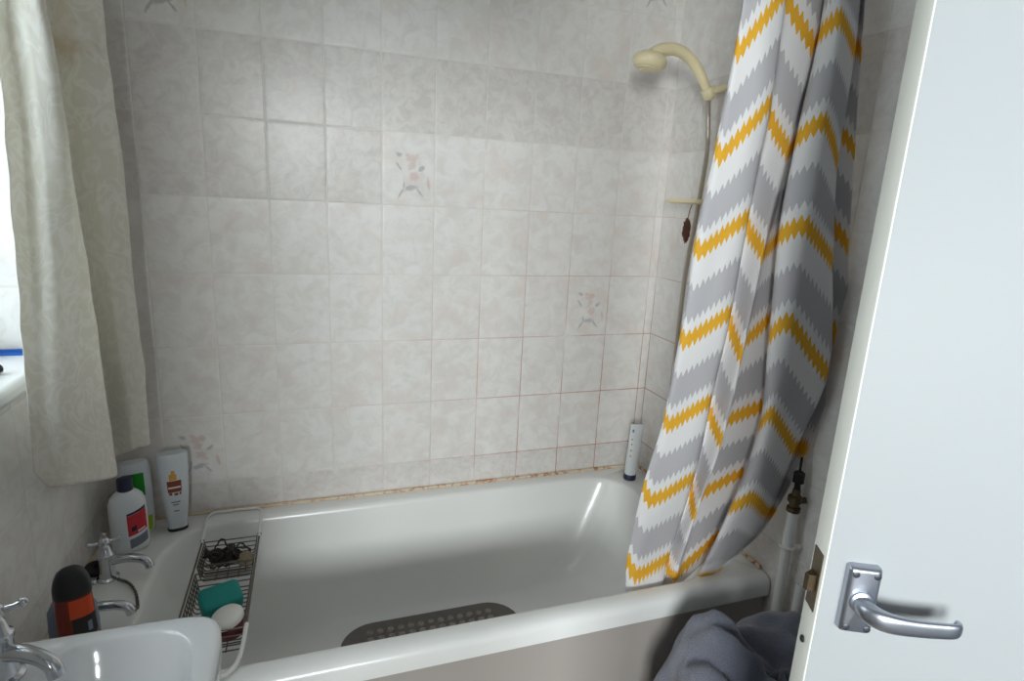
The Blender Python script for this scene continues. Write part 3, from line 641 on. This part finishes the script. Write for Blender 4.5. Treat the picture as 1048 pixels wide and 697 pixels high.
# ------------------------------------------------------------------ basin
BZ = .795
bs = thing('wash_basin', 'white ceramic wash basin at the lower left corner of the photo', 'basin', (-.55, -1.10, 0))
m = MB()
def sell(cx, cy, rx, ry, n, k=48):
    o = []
    for j in range(k):
        a = 2*PI*j/k+PI/k; c, s_ = math.cos(a), math.sin(a)
        o.append((cx+rx*math.copysign(abs(c)**(2/n), c), cy+ry*math.copysign(abs(s_)**(2/n), s_)))
    return o
def oring(g, z, b=0): return [(max(x, XL+.003), y+.008, z) for x, y in sell(-.5515+b, -1.105, .2025-g, .27-g, 9)]
def iring(g, z, n=3.6, cx=-.486): return [(x, y, z) for x, y in sell(cx, -1.103, .110-g*.6, .246-g, n)]
rings = [oring(.16, BZ-.17, -.05), oring(.12, BZ-.16, -.03), oring(.05, BZ-.11), oring(.012, BZ-.075), oring(.002, BZ-.055), oring(0, BZ-.03), oring(.0, BZ-.010), oring(.003, BZ-.004), oring(.010, BZ),
         iring(-.006, BZ-.001), iring(0, BZ-.003), iring(.004, BZ-.008), iring(.012, BZ-.030), iring(.03, BZ-.07), iring(.07, BZ-.105), iring(.12, BZ-.118), iring(.155, BZ-.12)]
m.loft(rings); m.build('bowl', 'basin', bs, angle=70)
m = MB(); m.lathe([(0, .12), (.02, .115), (.08, .085), (.3, .075), (.55, .085), (.625, .10)], (-.62, -1.105, 0), seg=32, sx=1., sy=1.1); m.build('pedestal', 'basin', bs)
tap('basin_tap', 'chrome cross-head tap on the far corner of the wash basin', (-.622, -.905, BZ), -.35, 1.06, spout=((.012, .040), (.034, .040), (.055, .034), (.068, .024), (.072, .010)), hrot=.35)
# ------------------------------------------------------------------ plug and chain
pg = thing('bath_plug', 'black bath plug with a bead chain lying beside the bath tap', 'plug', (-.728, -.235, RIM))
m = MB(); m.lathe([(0, .017), (.010, .020), (.013, .024), (.017, .024), (.019, .020), (.021, .006), (.028, .005), (.03, .003)], (-.727, -.246, RIM+.002), (.25, -.2, 1), 20); m.build('stopper', 'rubber', pg)
m = MB(); cp = spline([Vector(p) for p in ((-.706, -.262, RIM+.012), (-.668, -.292, RIM+.006), (-.640, -.315, RIM+.006), (-.617, -.352, RIM+.005), (-.602, -.395, RIM+.005), (-.594, -.430, RIM+.012), (-.596, -.458, RIM+.042))], 12)
d = 0; last = cp[0]
for p in cp:
    if (p-last).length > .0085: m.ball(p, .0040, 8); last = p
m.tube(cp, .0009, 5); m.build('bead_chain', 'wire', pg)
# ------------------------------------------------------------------ bottles on the bath rim
B = Bottle((-.672, -.150, RIM), math.radians(24), [(0, .036, .022), (.004, .041, .026), (.02, .043, .027), (.10, .043, .027), (.135, .042, .0265), (.152, .037, .024), (.163, .027, .019), (.168, .019, .016), (.171, .0175, .0155)], 2.3)
t = thing('shampoo_bottle', 'white bottle with a navy screw cap and a red label', 'bottle', B.b)
B.body().build('body', 'white', t, angle=60)
m = MB(); m.lathe([(.170, .0165), (.172, .0185), (.198, .0180), (.202, .0170), (.204, .012)], B.b, seg=28); m.build('cap', 'navy', t)
B.patch(262, 325, .055, .112, slope=.012).build('red_label', 'red', t)['label'] = 'red label'
B.patch(262, 325, .113, .119, slope=.012).build('label_band', 'navy', t)
B.patch(270, 283, .063, .076, .0011, slope=.004).build('label_mark', 'black', t)
B.patch(286, 312, .060, .064, .0011, slope=.005).build('label_line', 'white', t)
B.patch(264, 325, .020, .046, slope=.012).build('grey_label', 'greyl', t)['label'] = 'grey label'
B = Bottle((-.672, -.064, RIM), math.radians(16), [(0, .033, .018), (.003, .036, .020), (.06, .038, .021), (.15, .038, .021), (.19, .037, .021), (.203, .035, .0195), (.209, .031, .017)], 3.4)
t = thing('lotion_bottle', 'white flat bottle with green and lime patches behind the navy-capped bottle', 'bottle', B.b)
B.body().build('body', 'white', t, angle=60)
B.patch(232, 290, .115, .182).build('green_label', 'green', t)['label'] = 'green label'
B.patch(255, 318, .008, .052).build('lime_label', 'lime', t)['label'] = 'lime label'
B = Bottle((-.577, -.074, RIM), math.radians(14), [(0, .023, .015), (.002, .0245, .016), (.014, .0245, .016), (.016, .0235, .0155), (.02, .024, .0160), (.06, .029, .0185), (.12, .034, .0205), (.18, .0375, .0215), (.215, .039, .0215), (.226, .0385, .0205), (.231, .036, .018)], 2.5)
t = thing('conditioner_bottle', 'pearly white tube-shaped bottle with a brown label standing on its dark cap', 'bottle', B.b)
B.body().build('body', 'silverwhite', t, angle=60)
m = MB(); seg = 36; m.loft([[B.surf(2*PI*j/seg, 0, g, (.0245, .016))+ZZ*z for j in range(seg)] for g, z in ((.0, .0005), (.0012, .003), (.0012, .008), (.0003, .0095))]); m.build('cap', 'black', t)
B.patch(246, 292, .122, .156).build('brown_label', 'brown', t)['label'] = 'brown label'
B.patch(250, 288, .134, .1385, .0011).build('label_line', 'white', t)
B.patch(256, 276, .158, .176).build('gold_crest', 'gold', t)
B.patch(264, 272, .176, .186).build('crest_tip', 'gold', t)
for a0, a1, z in ((250, 262, .114), (268, 278, .112), (283, 290, .113)): B.patch(a0, a1, z, z+.007).build('label_fringe', 'brown', t)
for a0, a1, z in ((254, 284, .090), (260, 278, .082), (262, 278, .063)): B.patch(a0, a1, z, z+.0035, nv=2).build('text_line', 'greyl', t)
B = Bottle((.853, -.099, RIM), math.radians(-12), [(0, .0185, .0185), (.002, .0205, .0205), (.018, .0205, .0205), (.020, .020, .020), (.06, .0215, .019), (.12, .0225, .014), (.17, .0235, .0075), (.196, .024, .003), (.205, .024, .002), (.206, .0235, .0015)], 2.2, tilt=(.06, 0))
t = thing('squeeze_tube', 'slim white squeeze tube standing on its navy cap in the far corner of the bath', 'tube', B.b)
B.body().build('body', 'white', t, angle=60)
m = MB(); m.loft([[B.surf(2*PI*j/seg, z, g, (.0205, .0205)) for j in range(seg)] for g, z in ((-.001, .0006), (.0012, .003), (.0012, .020), (.0, .022))]); m.build('cap', 'navy', t)
B.patch(228, 246, .178, .188, nv=3).build('label_mark', 'greyl', t)
for z in (.15, .132, .110, .09): B.patch(226, 240, z, z+.006, nv=3).build('text_line', 'gold', t)
# orange body wash bottle with black domed cap on the near corner of the bath
B = Bottle((-.643, -.605, RIM), math.radians(20), [(0, .028, .019), (.004, .031, .0215), (.06, .0315, .022), (.12, .031, .0215), (.168, .030, .021), (.182, .029, .0205), (.186, .0285, .020)], 2.5)
t = thing('shower_gel', 'orange and dark red bottle with a black domed cap on the near bath corner', 'bottle', B.b)
B.body().build('body', 'darkred', t, angle=60)
B2 = Bottle(B.b, B.yaw, [(.186, .0295, .021), (.188, .0305, .0218), (.205, .0300, .0215), (.220, .0270, .0200), (.233, .0210, .0165), (.239, .0140, .0115), (.242, .006, .005)], 2.4)
B2.body().build('cap', 'black', t, angle=60)
B.patch(258, 338, .145, .183).build('orange_band', 'orange', t)['label'] = 'orange band'
B.patch(262, 345, .004, .144).build('black_label', 'black', t)['label'] = 'black label'
B.patch(300, 345, .060, .100, .0012).build('orange_flash', 'orange', t)
B.patch(296, 312, .112, .132, .0012).build('label_mark', 'palebluebottle', t)
B = Bottle((-.668, -.550, RIM), math.radians(10), [(0, .036, .014), (.004, .040, .016), (.08, .042, .017), (.12, .040, .016), (.145, .028, .013), (.152, .014, .010), (.17, .013, .010)], 2.6)
t = thing('clear_bottle', 'bluish clear bottle peeping out behind the black-capped orange bottle', 'bottle', B.b)
B.body().build('body', 'palebluebottle', t, angle=60)
# ------------------------------------------------------------------ bath rack and what lies in it
rk = thing('bath_rack', 'wire bath rack with white coated ends laid across the tap end of the bath', 'bath rack', (-.435, -.34, RIM))
xa, xb = -.507, -.362
m = MB()
m.tube([(xa, -.150, RIM-.012), (xa, -.085, RIM+.004), (xa, -.040, RIM+.0055), (xa+.012, -.018, RIM+.0055), (xa+.035, -.0145, RIM+.0055), (xb-.035, -.0145, RIM+.0055), (xb-.012, -.018, RIM+.0055), (xb, -.040, RIM+.0055), (xb, -.085, RIM+.004), (xb, -.150, RIM-.012)], .0042, 10, smooth=5); m.build('coated_end', 'wplastic', rk)
m = MB()
m.tube([(xa, -.515, RIM-.012), (xa, -.600, RIM+.000), (xa+.004, -.650, RIM+.007), (xa+.018, -.676, RIM+.006), (xa+.04, -.682, RIM+.006), (xb-.04, -.682, RIM+.006), (xb-.018, -.676, RIM+.006), (xb-.004, -.650, RIM+.007), (xb, -.600, RIM+.000), (xb, -.515, RIM-.012)], .0050, 10, smooth=5); m.build('coated_end', 'wplastic', rk)
for x in (xa, xb):
    m = MB(); m.tube([(x, -.140, RIM-.012), (x, -.525, RIM-.012)], .0026, 8); m.ball((x, -.140, RIM-.011), .0058, 10); m.build('side_rail', 'wire', rk)
def basket(y0, y1, dep, ny, name):
    m = MB(); r = .0016; zt, zb = RIM-.013, RIM-.013-dep; i0, i1 = xa+.006, xb-.006; g = .012
    for k in range(ny+1):
        y = y0+(y1-y0)*k/ny
        m.tube([(i0, y, zt), (i0+g*.5, y, zb+.006), (i0+g, y, zb), (i1-g, y, zb), (i1-g*.5, y, zb+.006), (i1, y, zt)], r, 6)
    for f in (.0, .33, .66):
        for x, s_ in ((i0, 1), (i1, -1)): m.tube([(x+s_*g*.5*f, y0, zt-dep*f), (x+s_*g*.5*f, y1, zt-dep*f)], r, 6)
        for y in (y0, y1): m.tube([(i0+g*.5*f, y, zt-dep*f), (i1-g*.5*f, y, zt-dep*f)], r, 6)
    for k in range(1, 4): x = i0+g+(i1-i0-2*g)*k/4; m.tube([(x, y0, zb-.002), (x, y1, zb-.002)], r, 6)
    m.build(name, 'wire', rk); return zb
zb1 = basket(-.145, -.262, .042, 8, 'basket'); zb2 = basket(-.292, -.522, .055, 14, 'basket')
m = MB(); m.tube([(xa+.022, -.292, zb2+.045), (xa+.022, -.287, zb2+.068), (xa+.03, -.287, zb2+.074), (xb-.03, -.287, zb2+.074), (xb-.022, -.287, zb2+.068), (xb-.022, -.292, zb2+.045)], .0018, 8); m.build('wire_loop', 'wire', rk)
# tangled dark scourer
rnd = random.Random(3); m = MB(); cc = Vector((-.445, -.203, zb1+.028))
for k in range(60):
    a = rnd.uniform(0, 2*PI); p = []
    c0 = cc+Vector((rnd.gauss(0, .023), rnd.gauss(0, .015), rnd.gauss(0, .007))); R = rnd.uniform(.009, .019)
    q = Vector((rnd.gauss(0, 1), rnd.gauss(0, 1), rnd.gauss(0, 1))).normalized(); e1 = q.orthogonal().normalized(); e2 = q.cross(e1)
    for j in range(14):
        b = 2*PI*j/14; v = c0+(e1*math.cos(b)+e2*math.sin(b))*R*(1+.25*math.sin(3*b+a)); v.z = max(v.z, zb1+.004); p.append(v)
    m.tube(p, .0023, 5, closed=True)
tag(m.build('scourer', 'scourer', origin=(cc.x, cc.y, zb1+.002)), 'dark tangled mesh scourer in the far basket of the bath rack', 'scourer')
def lump(c, rx, ry, rz, amp, fr, seed=0, seg=28, rot=0):
    m = MB(); rings = []
    for i in range(1, 16):
        a = PI*i/16; ring = []
        for j in range(seg):
            b = 2*PI*j/seg; d = Vector((math.sin(a)*math.cos(b), math.sin(a)*math.sin(b), -math.cos(a)))
            k = 1+amp*noise.noise(d*fr+Vector((seed, 0, 0)))
            x, y = d.x*rx*k, d.y*ry*k
            ring.append((c[0]+x*math.cos(rot)-y*math.sin(rot), c[1]+x*math.sin(rot)+y*math.cos(rot), c[2]+d.z*rz*k))
        rings.append(ring)
    m.loft(rings); return m
tag(lump((-.391, -.222, zb1+.022), .020, .024, .019, .22, 2.2, 5).build('pumice_stone', 'pumice', origin=(-.391, -.222, zb1+.002)), 'tan pumice stone resting against the dark scourer in the bath rack', 'pumice')
ez = Vector((.10, -.30, .94)).normalized(); exx = Vector((.94, .34, 0)); exx = (exx-ez*exx.dot(ez)).normalized(); eyy = ez.cross(exx)
m = MB(); m.rbox((-.432, -.385, zb2+.038), .046, .034, .020, .014, exx, eyy, ez, 5)
tag(m.build('bath_sponge', 'teal', origin=(-.432, -.385, zb2+.002)), 'teal block sponge in the near basket of the bath rack', 'sponge')
jt = thing('soap_tub', 'maroon tub with a white round lid in the near basket of the bath rack', 'tub', (-.402, -.475, zb2+.002))
ax = Vector((-.22, -.05, 1)); m = MB(); m.lathe([(0, .026), (.004, .033), (.020, .037), (.030, .038), (.034, .036)], (-.396, -.474, zb2+.011), ax, 28); m.build('body', 'maroon', jt)
m = MB(); m.lathe([(.034, .034), (.036, .0365), (.046, .036), (.053, .031), (.057, .020), (.058, .006)], (-.398, -.474, zb2+.011), ax, 28); m.build('lid', 'soap', jt)['label'] = 'white rounded lid'
# ------------------------------------------------------------------ shower set on the right wall
sl = thing('shower_slide_bar', 'cream shower slide bar with sliding clamp mounted on the right wall', 'shower bar', (.915, -.335, 1.2))
m = MB(); m.tube([(.915, -.335, 1.16), (.915, -.335, 1.93)], .009, 14); m.build('bar', 'cream', sl)
for z in (1.19, 1.90):
    m = MB(); m.tube([(XR-.004, -.335, z), (.915, -.335, z)], .011, 14); m.lathe([(0, .019), (.006, .019), (.01, .013)], (XR-.0035, -.335, z), (-1, 0, 0), 18); m.build('bracket', 'cream', sl)
m = MB(); m.rbox((.915, -.335, 1.815), .019, .019, .016, .009); m.tube([(.912, -.320, 1.814), (.893, -.256, 1.803)], .010, 12)
m.lathe([(-.014, .0185), (-.010, .0210), (.010, .0210), (.014, .0185)], (.889, -.252, 1.800), Vector(HANDSET[1])-Vector(HANDSET[0]), 18); m.build('clamp', 'cream', sl)
hs = thing('shower_handset', 'cream hand shower with a round head pointing down over the bath', 'shower head', HANDSET[0])
m = MB(); m.tube(HANDSET+[(HEAD[0]+.004, HEAD[1], HEAD[2]+.016)], [.0105, .0125, .014, .0155, .0165, .018, .016], 18, smooth=6); m.build('handle', 'cream', hs)
hx = Vector((.16, -.06, 1)).normalized(); m = MB()
m.lathe([(-.020, .036), (-.018, .040), (-.008, .046), (.002, .047), (.012, .041), (.020, .028), (.0235, .012)], HEAD, hx, 32); m.build('head', 'cream', hs)
m = MB(); m.lathe([(-.023, .024), (-.0225, .029), (-.019, .031)], HEAD, hx, 28)
for k in range(14): a = 2*PI*k/14; m.lathe([(-.0265, .0016), (-.022, .0022)], Vector(HEAD)+Vector((math.cos(a)*.019, math.sin(a)*.019, 0)), hx, 6)
m.build('spray_plate', 'cream', hs)
hp_ = spline([Vector(p) for p in HOSE], 14); m = MB(); n_ = len(hp_)
fine = spline(hp_, 4); m.tube(fine, [.0072 if i % 2 else .0062 for i in range(len(fine))], 10)
m.build('hose', 'hose', hs)['label'] = 'metal hose'
sd = thing('soap_dish', 'flat cream soap dish on the slide bar below the hand shower', 'soap dish', (.885, -.235, 1.49))
m = MB()
m.loft([[(x, y, z) for x, y in rrect(.826+g, .936-g, -.325+g, -.175-g, .018, 5)] for g, z in ((.012, 1.4905), (.002, 1.494), (0, 1.500), (0, 1.504), (.004, 1.504), (.006, 1.498), (.02, 1.4955))]); m.build('tray', 'cream', sd)
sp = lump((.909, -.19, 1.412), .010, .012, .036, .5, 3.2, 9)
hs2 = thing('hanging_scrubber', 'small brown net scrubber hanging beside the metal shower hose', 'scrubber', (.909, -.19, 1.376))
sp.build('net', 'rust', hs2); m = MB(); m.tube([(.909, -.19, 1.445), (.910, -.195, 1.475), (.912, -.20, 1.4915)], .0013, 6); m.build('cord', 'rust', hs2)
# ------------------------------------------------------------------ pipes at the right end of the bath
pp = thing('water_pipe', 'tall white upright pipe with a dark valve between the bath end and the door', 'pipe', (.912, -.762, 0))
m = MB(); m.tube([(.912, -.762, .0), (.908, -.762, .765)], .0125, 14); m.build('pipe', 'wplastic', pp)
m = MB(); m.lathe([(0, .016), (.012, .016), (.014, .012), (.024, .012), (.026, .017), (.040, .017), (.044, .010), (.060, .009)], (.908, -.762, .762), seg=8); m.tube([(.908, -.762, .79), (.930, -.775, .795)], .008, 10); m.build('valve', 'brass', pp)
m = MB(); m.lathe([(0, .0075), (.018, .0075)], (.908, -.762, .815), seg=12); m.lathe([(.018, .013), (.042, .013), (.046, .009)], (.908, -.762, .822), seg=12); m.tube([(.908, -.762, .86), (.907, -.762, .905)], .003, 8); m.build('valve_cap', 'rubber', pp)['label'] = 'black valve cap'
m = MB(); m.tube([(XR-.003, -.775, .665), (.908, -.764, .665)], .006, 8); m.tube([(.908+.0155*math.cos(a), -.762+.0155*math.sin(a), .665) for a in [2*PI*j/14 for j in range(14)]], .004, 6, closed=True); m.build('clip', 'wplastic', pp)
m = MB(); m.tube([(.926, -.806, 0), (.926, -.806, .535), (.934, -.806, .556)], .0115, 14, smooth=3)
tag(m.build('water_pipe', 'wplastic', origin=(.926, -.806, 0)), 'short white pipe next to the tall valve pipe near the door', 'pipe')
# ------------------------------------------------------------------ laundry bin under the towel, and the towel
bc = Vector((.685, -1.00, 0))
bn = thing('laundry_bin', 'round bin hidden under the draped grey towel', 'bin', bc)
m = MB(); m.loft([[(bc.x+r*math.cos(a), bc.y+r*.85*math.sin(a), z) for a in [2*PI*j/36 for j in range(36)]] for r, z in ((.13, .0), (.135, .006), (.165, .50), (.170, .505), (.170, .515), (.160, .515), (.155, .50), (.128, .012))]); m.build('body', 'wicker', bn)
m = MB(); NTH, NR = 110, 60; vs = []; fs = []
def tow(a, t):
    # t: 0 centre of the top, 1 lower hem
    ca, sa = math.cos(a), math.sin(a)
    top = .545+.022*noise.noise(Vector((ca*2, sa*2, t*3)))
    R0 = .185+.012*math.sin(3*a+.6)
    if t < .42:
        q = t/.42; r = R0*q; z = top-.012*q**4
    else:
        q = (t-.42)/.58; fold = (.020*math.sin(6*a+1.1)+.014*math.sin(11*a+.3))*q**.7
        r = R0+.035*math.sin(min(1, q*3)*PI/2)+fold+.045*q*max(0, math.cos(a-PI*.95)); z = top-.014-.40*q*(1+.10*math.sin(2*a))-.0*q
    x, y = bc.x+r*ca, bc.y+r*.88*sa
    def hump(cx, cy, sx, sy, h): return h*math.exp(-((x-cx)/sx)**2-((y-cy)/sy)**2)
    k = 1 if t < .42 else max(0, 1-(t-.42)/.30)
    z += k*(hump(.580, -.925, .050, .09, .092)+hump(.50, -1.04, .045, .08, .045)+hump(.78, -.90, .15, .07, .045))
    w_ = math.exp(-((x-.60)/.13)**2-((y+1.0)/.13)**2)
    z += k*(.016*noise.noise(Vector((x*14, y*14, 2)))+.008*noise.noise(Vector((x*30, y*30, 6)))+.020*math.sin((x*1.0+y*.75)*75+.8*noise.noise(Vector((x*9, y*9, 5))))*w_)
    rr_ = .009*noise.noise(Vector((x*30, y*30, z*22)))+.010*noise.noise(Vector((x*12, y*12, z*10)))
    x += ca*rr_; y += sa*rr_
    return Vector((x, y, z))
vs.append(tow(0, 0))
for i in range(1, NR+1):
    for j in range(NTH): vs.append(tow(2*PI*j/NTH, i/NR))
for j in range(NTH): fs.append((0, 1+j, 1+(j+1) % NTH))
for i in range(NR-1):
    for j in range(NTH): a = 1+i*NTH+j; b = 1+i*NTH+(j+1) % NTH; fs.append((a, a+NTH, b+NTH, b))
m.add(vs, fs)
tag(m.build('towel', 'towel', origin=(bc.x, bc.y, .515), angle=180, solid=.007), 'crumpled grey terry towel heaped beside the bath panel behind the door', 'towel')
# ------------------------------------------------------------------ things on the windowsill
SZ = WZ0+.036
cb = MB(); cb.box(-.868, -.775, -.266, -.258, SZ, SZ+.0065)
for k in range(30): x = -.866+k*.0030; cb.box(x, x+.0018, -.265, -.259, SZ+.0065, SZ+.013)
tag(cb.build('comb', 'blue', origin=(-.82, -.262, SZ)), 'thin blue comb lying along the end of the windowsill', 'comb')
tb = thing('cosmetic_tube', 'small black rounded tube end at the left edge on the white windowsill', 'tube', (-.80, -.43, SZ))
m = MB(); m.lathe([(0, .004), (.003, .0085), (.01, .0095), (.03, .0095)], (-.782, -.404, SZ+.0098), (-.5, -.86, 0), 16); m.build('cap', 'black', tb)
m = MB(); m.lathe([(.03, .0088), (.09, .0088), (.094, .006)], (-.782, -.404, SZ+.0098), (-.5, -.86, 0), 16); m.build('body', 'white', tb)
# ------------------------------------------------------------------ light
def area(name, loc, rot, sx, sy, power, col):
    l = bpy.data.lights.new(name, 'AREA'); l.shape = 'RECTANGLE'; l.size = sx; l.size_y = sy; l.energy = power; l.color = col
    o = bpy.data.objects.new(name, l); COL.objects.link(o); o.location = loc; o.rotation_euler = rot; return o
area('daylight_left', (-1.02, (WY0+WY1)/2, (WZ0+WZ1)/2), (0, -PI/2, 0), .9, .72, LP1, (.86, .94, 1.0))
area('daylight_front', ((FX0+FX1)/2, YF-.16, (FZ0+FZ1)/2), (PI/2, 0, 0), FX1-FX0-.06, FZ1-FZ0-.06, LP2, (1.0, 1.0, .99))
area('added_side_fill', (HX0-.14, (SY0+SY1)/2, (SZ0+SZ1)/2), (0, -PI/2, 0), SZ1-SZ0-.06, SY1-SY0-.06, LP3, (1.0, 1.0, .99))  # added fill for the shower curtain, behind the made-up side window
w = bpy.data.worlds.new('sky'); sc.world = w; w.use_nodes = True
bg = w.node_tree.nodes['Background']; bg.inputs[0].default_value = (.80, .90, 1.0, 1); bg.inputs[1].default_value = WST
# ------------------------------------------------------------------ camera
R_, U_, F_ = CAM_R, CAM_U, CAM_F
cam = bpy.data.cameras.new('camera'); cam.sensor_width = 36; cam.lens = 597.68/1048*36; cam.clip_start = .02
co = bpy.data.objects.new('camera', cam); COL.objects.link(co)
M = Matrix.Identity(4)
for i in range(3): M[i][0] = R_[i]; M[i][1] = U_[i]; M[i][2] = -F_[i]
M[0][3], M[1][3], M[2][3] = -.2018, -1.7659, .8408+.63
co.matrix_world = M; sc.camera = co
for o in bpy.data.objects:
    if '_w' in o: del o['_w']
vs_ = sc.view_settings; vs_.view_transform = 'Standard'; vs_.look = 'None'; vs_.gamma = 1; vs_.use_curve_mapping = False; vs_.exposure = EXPO
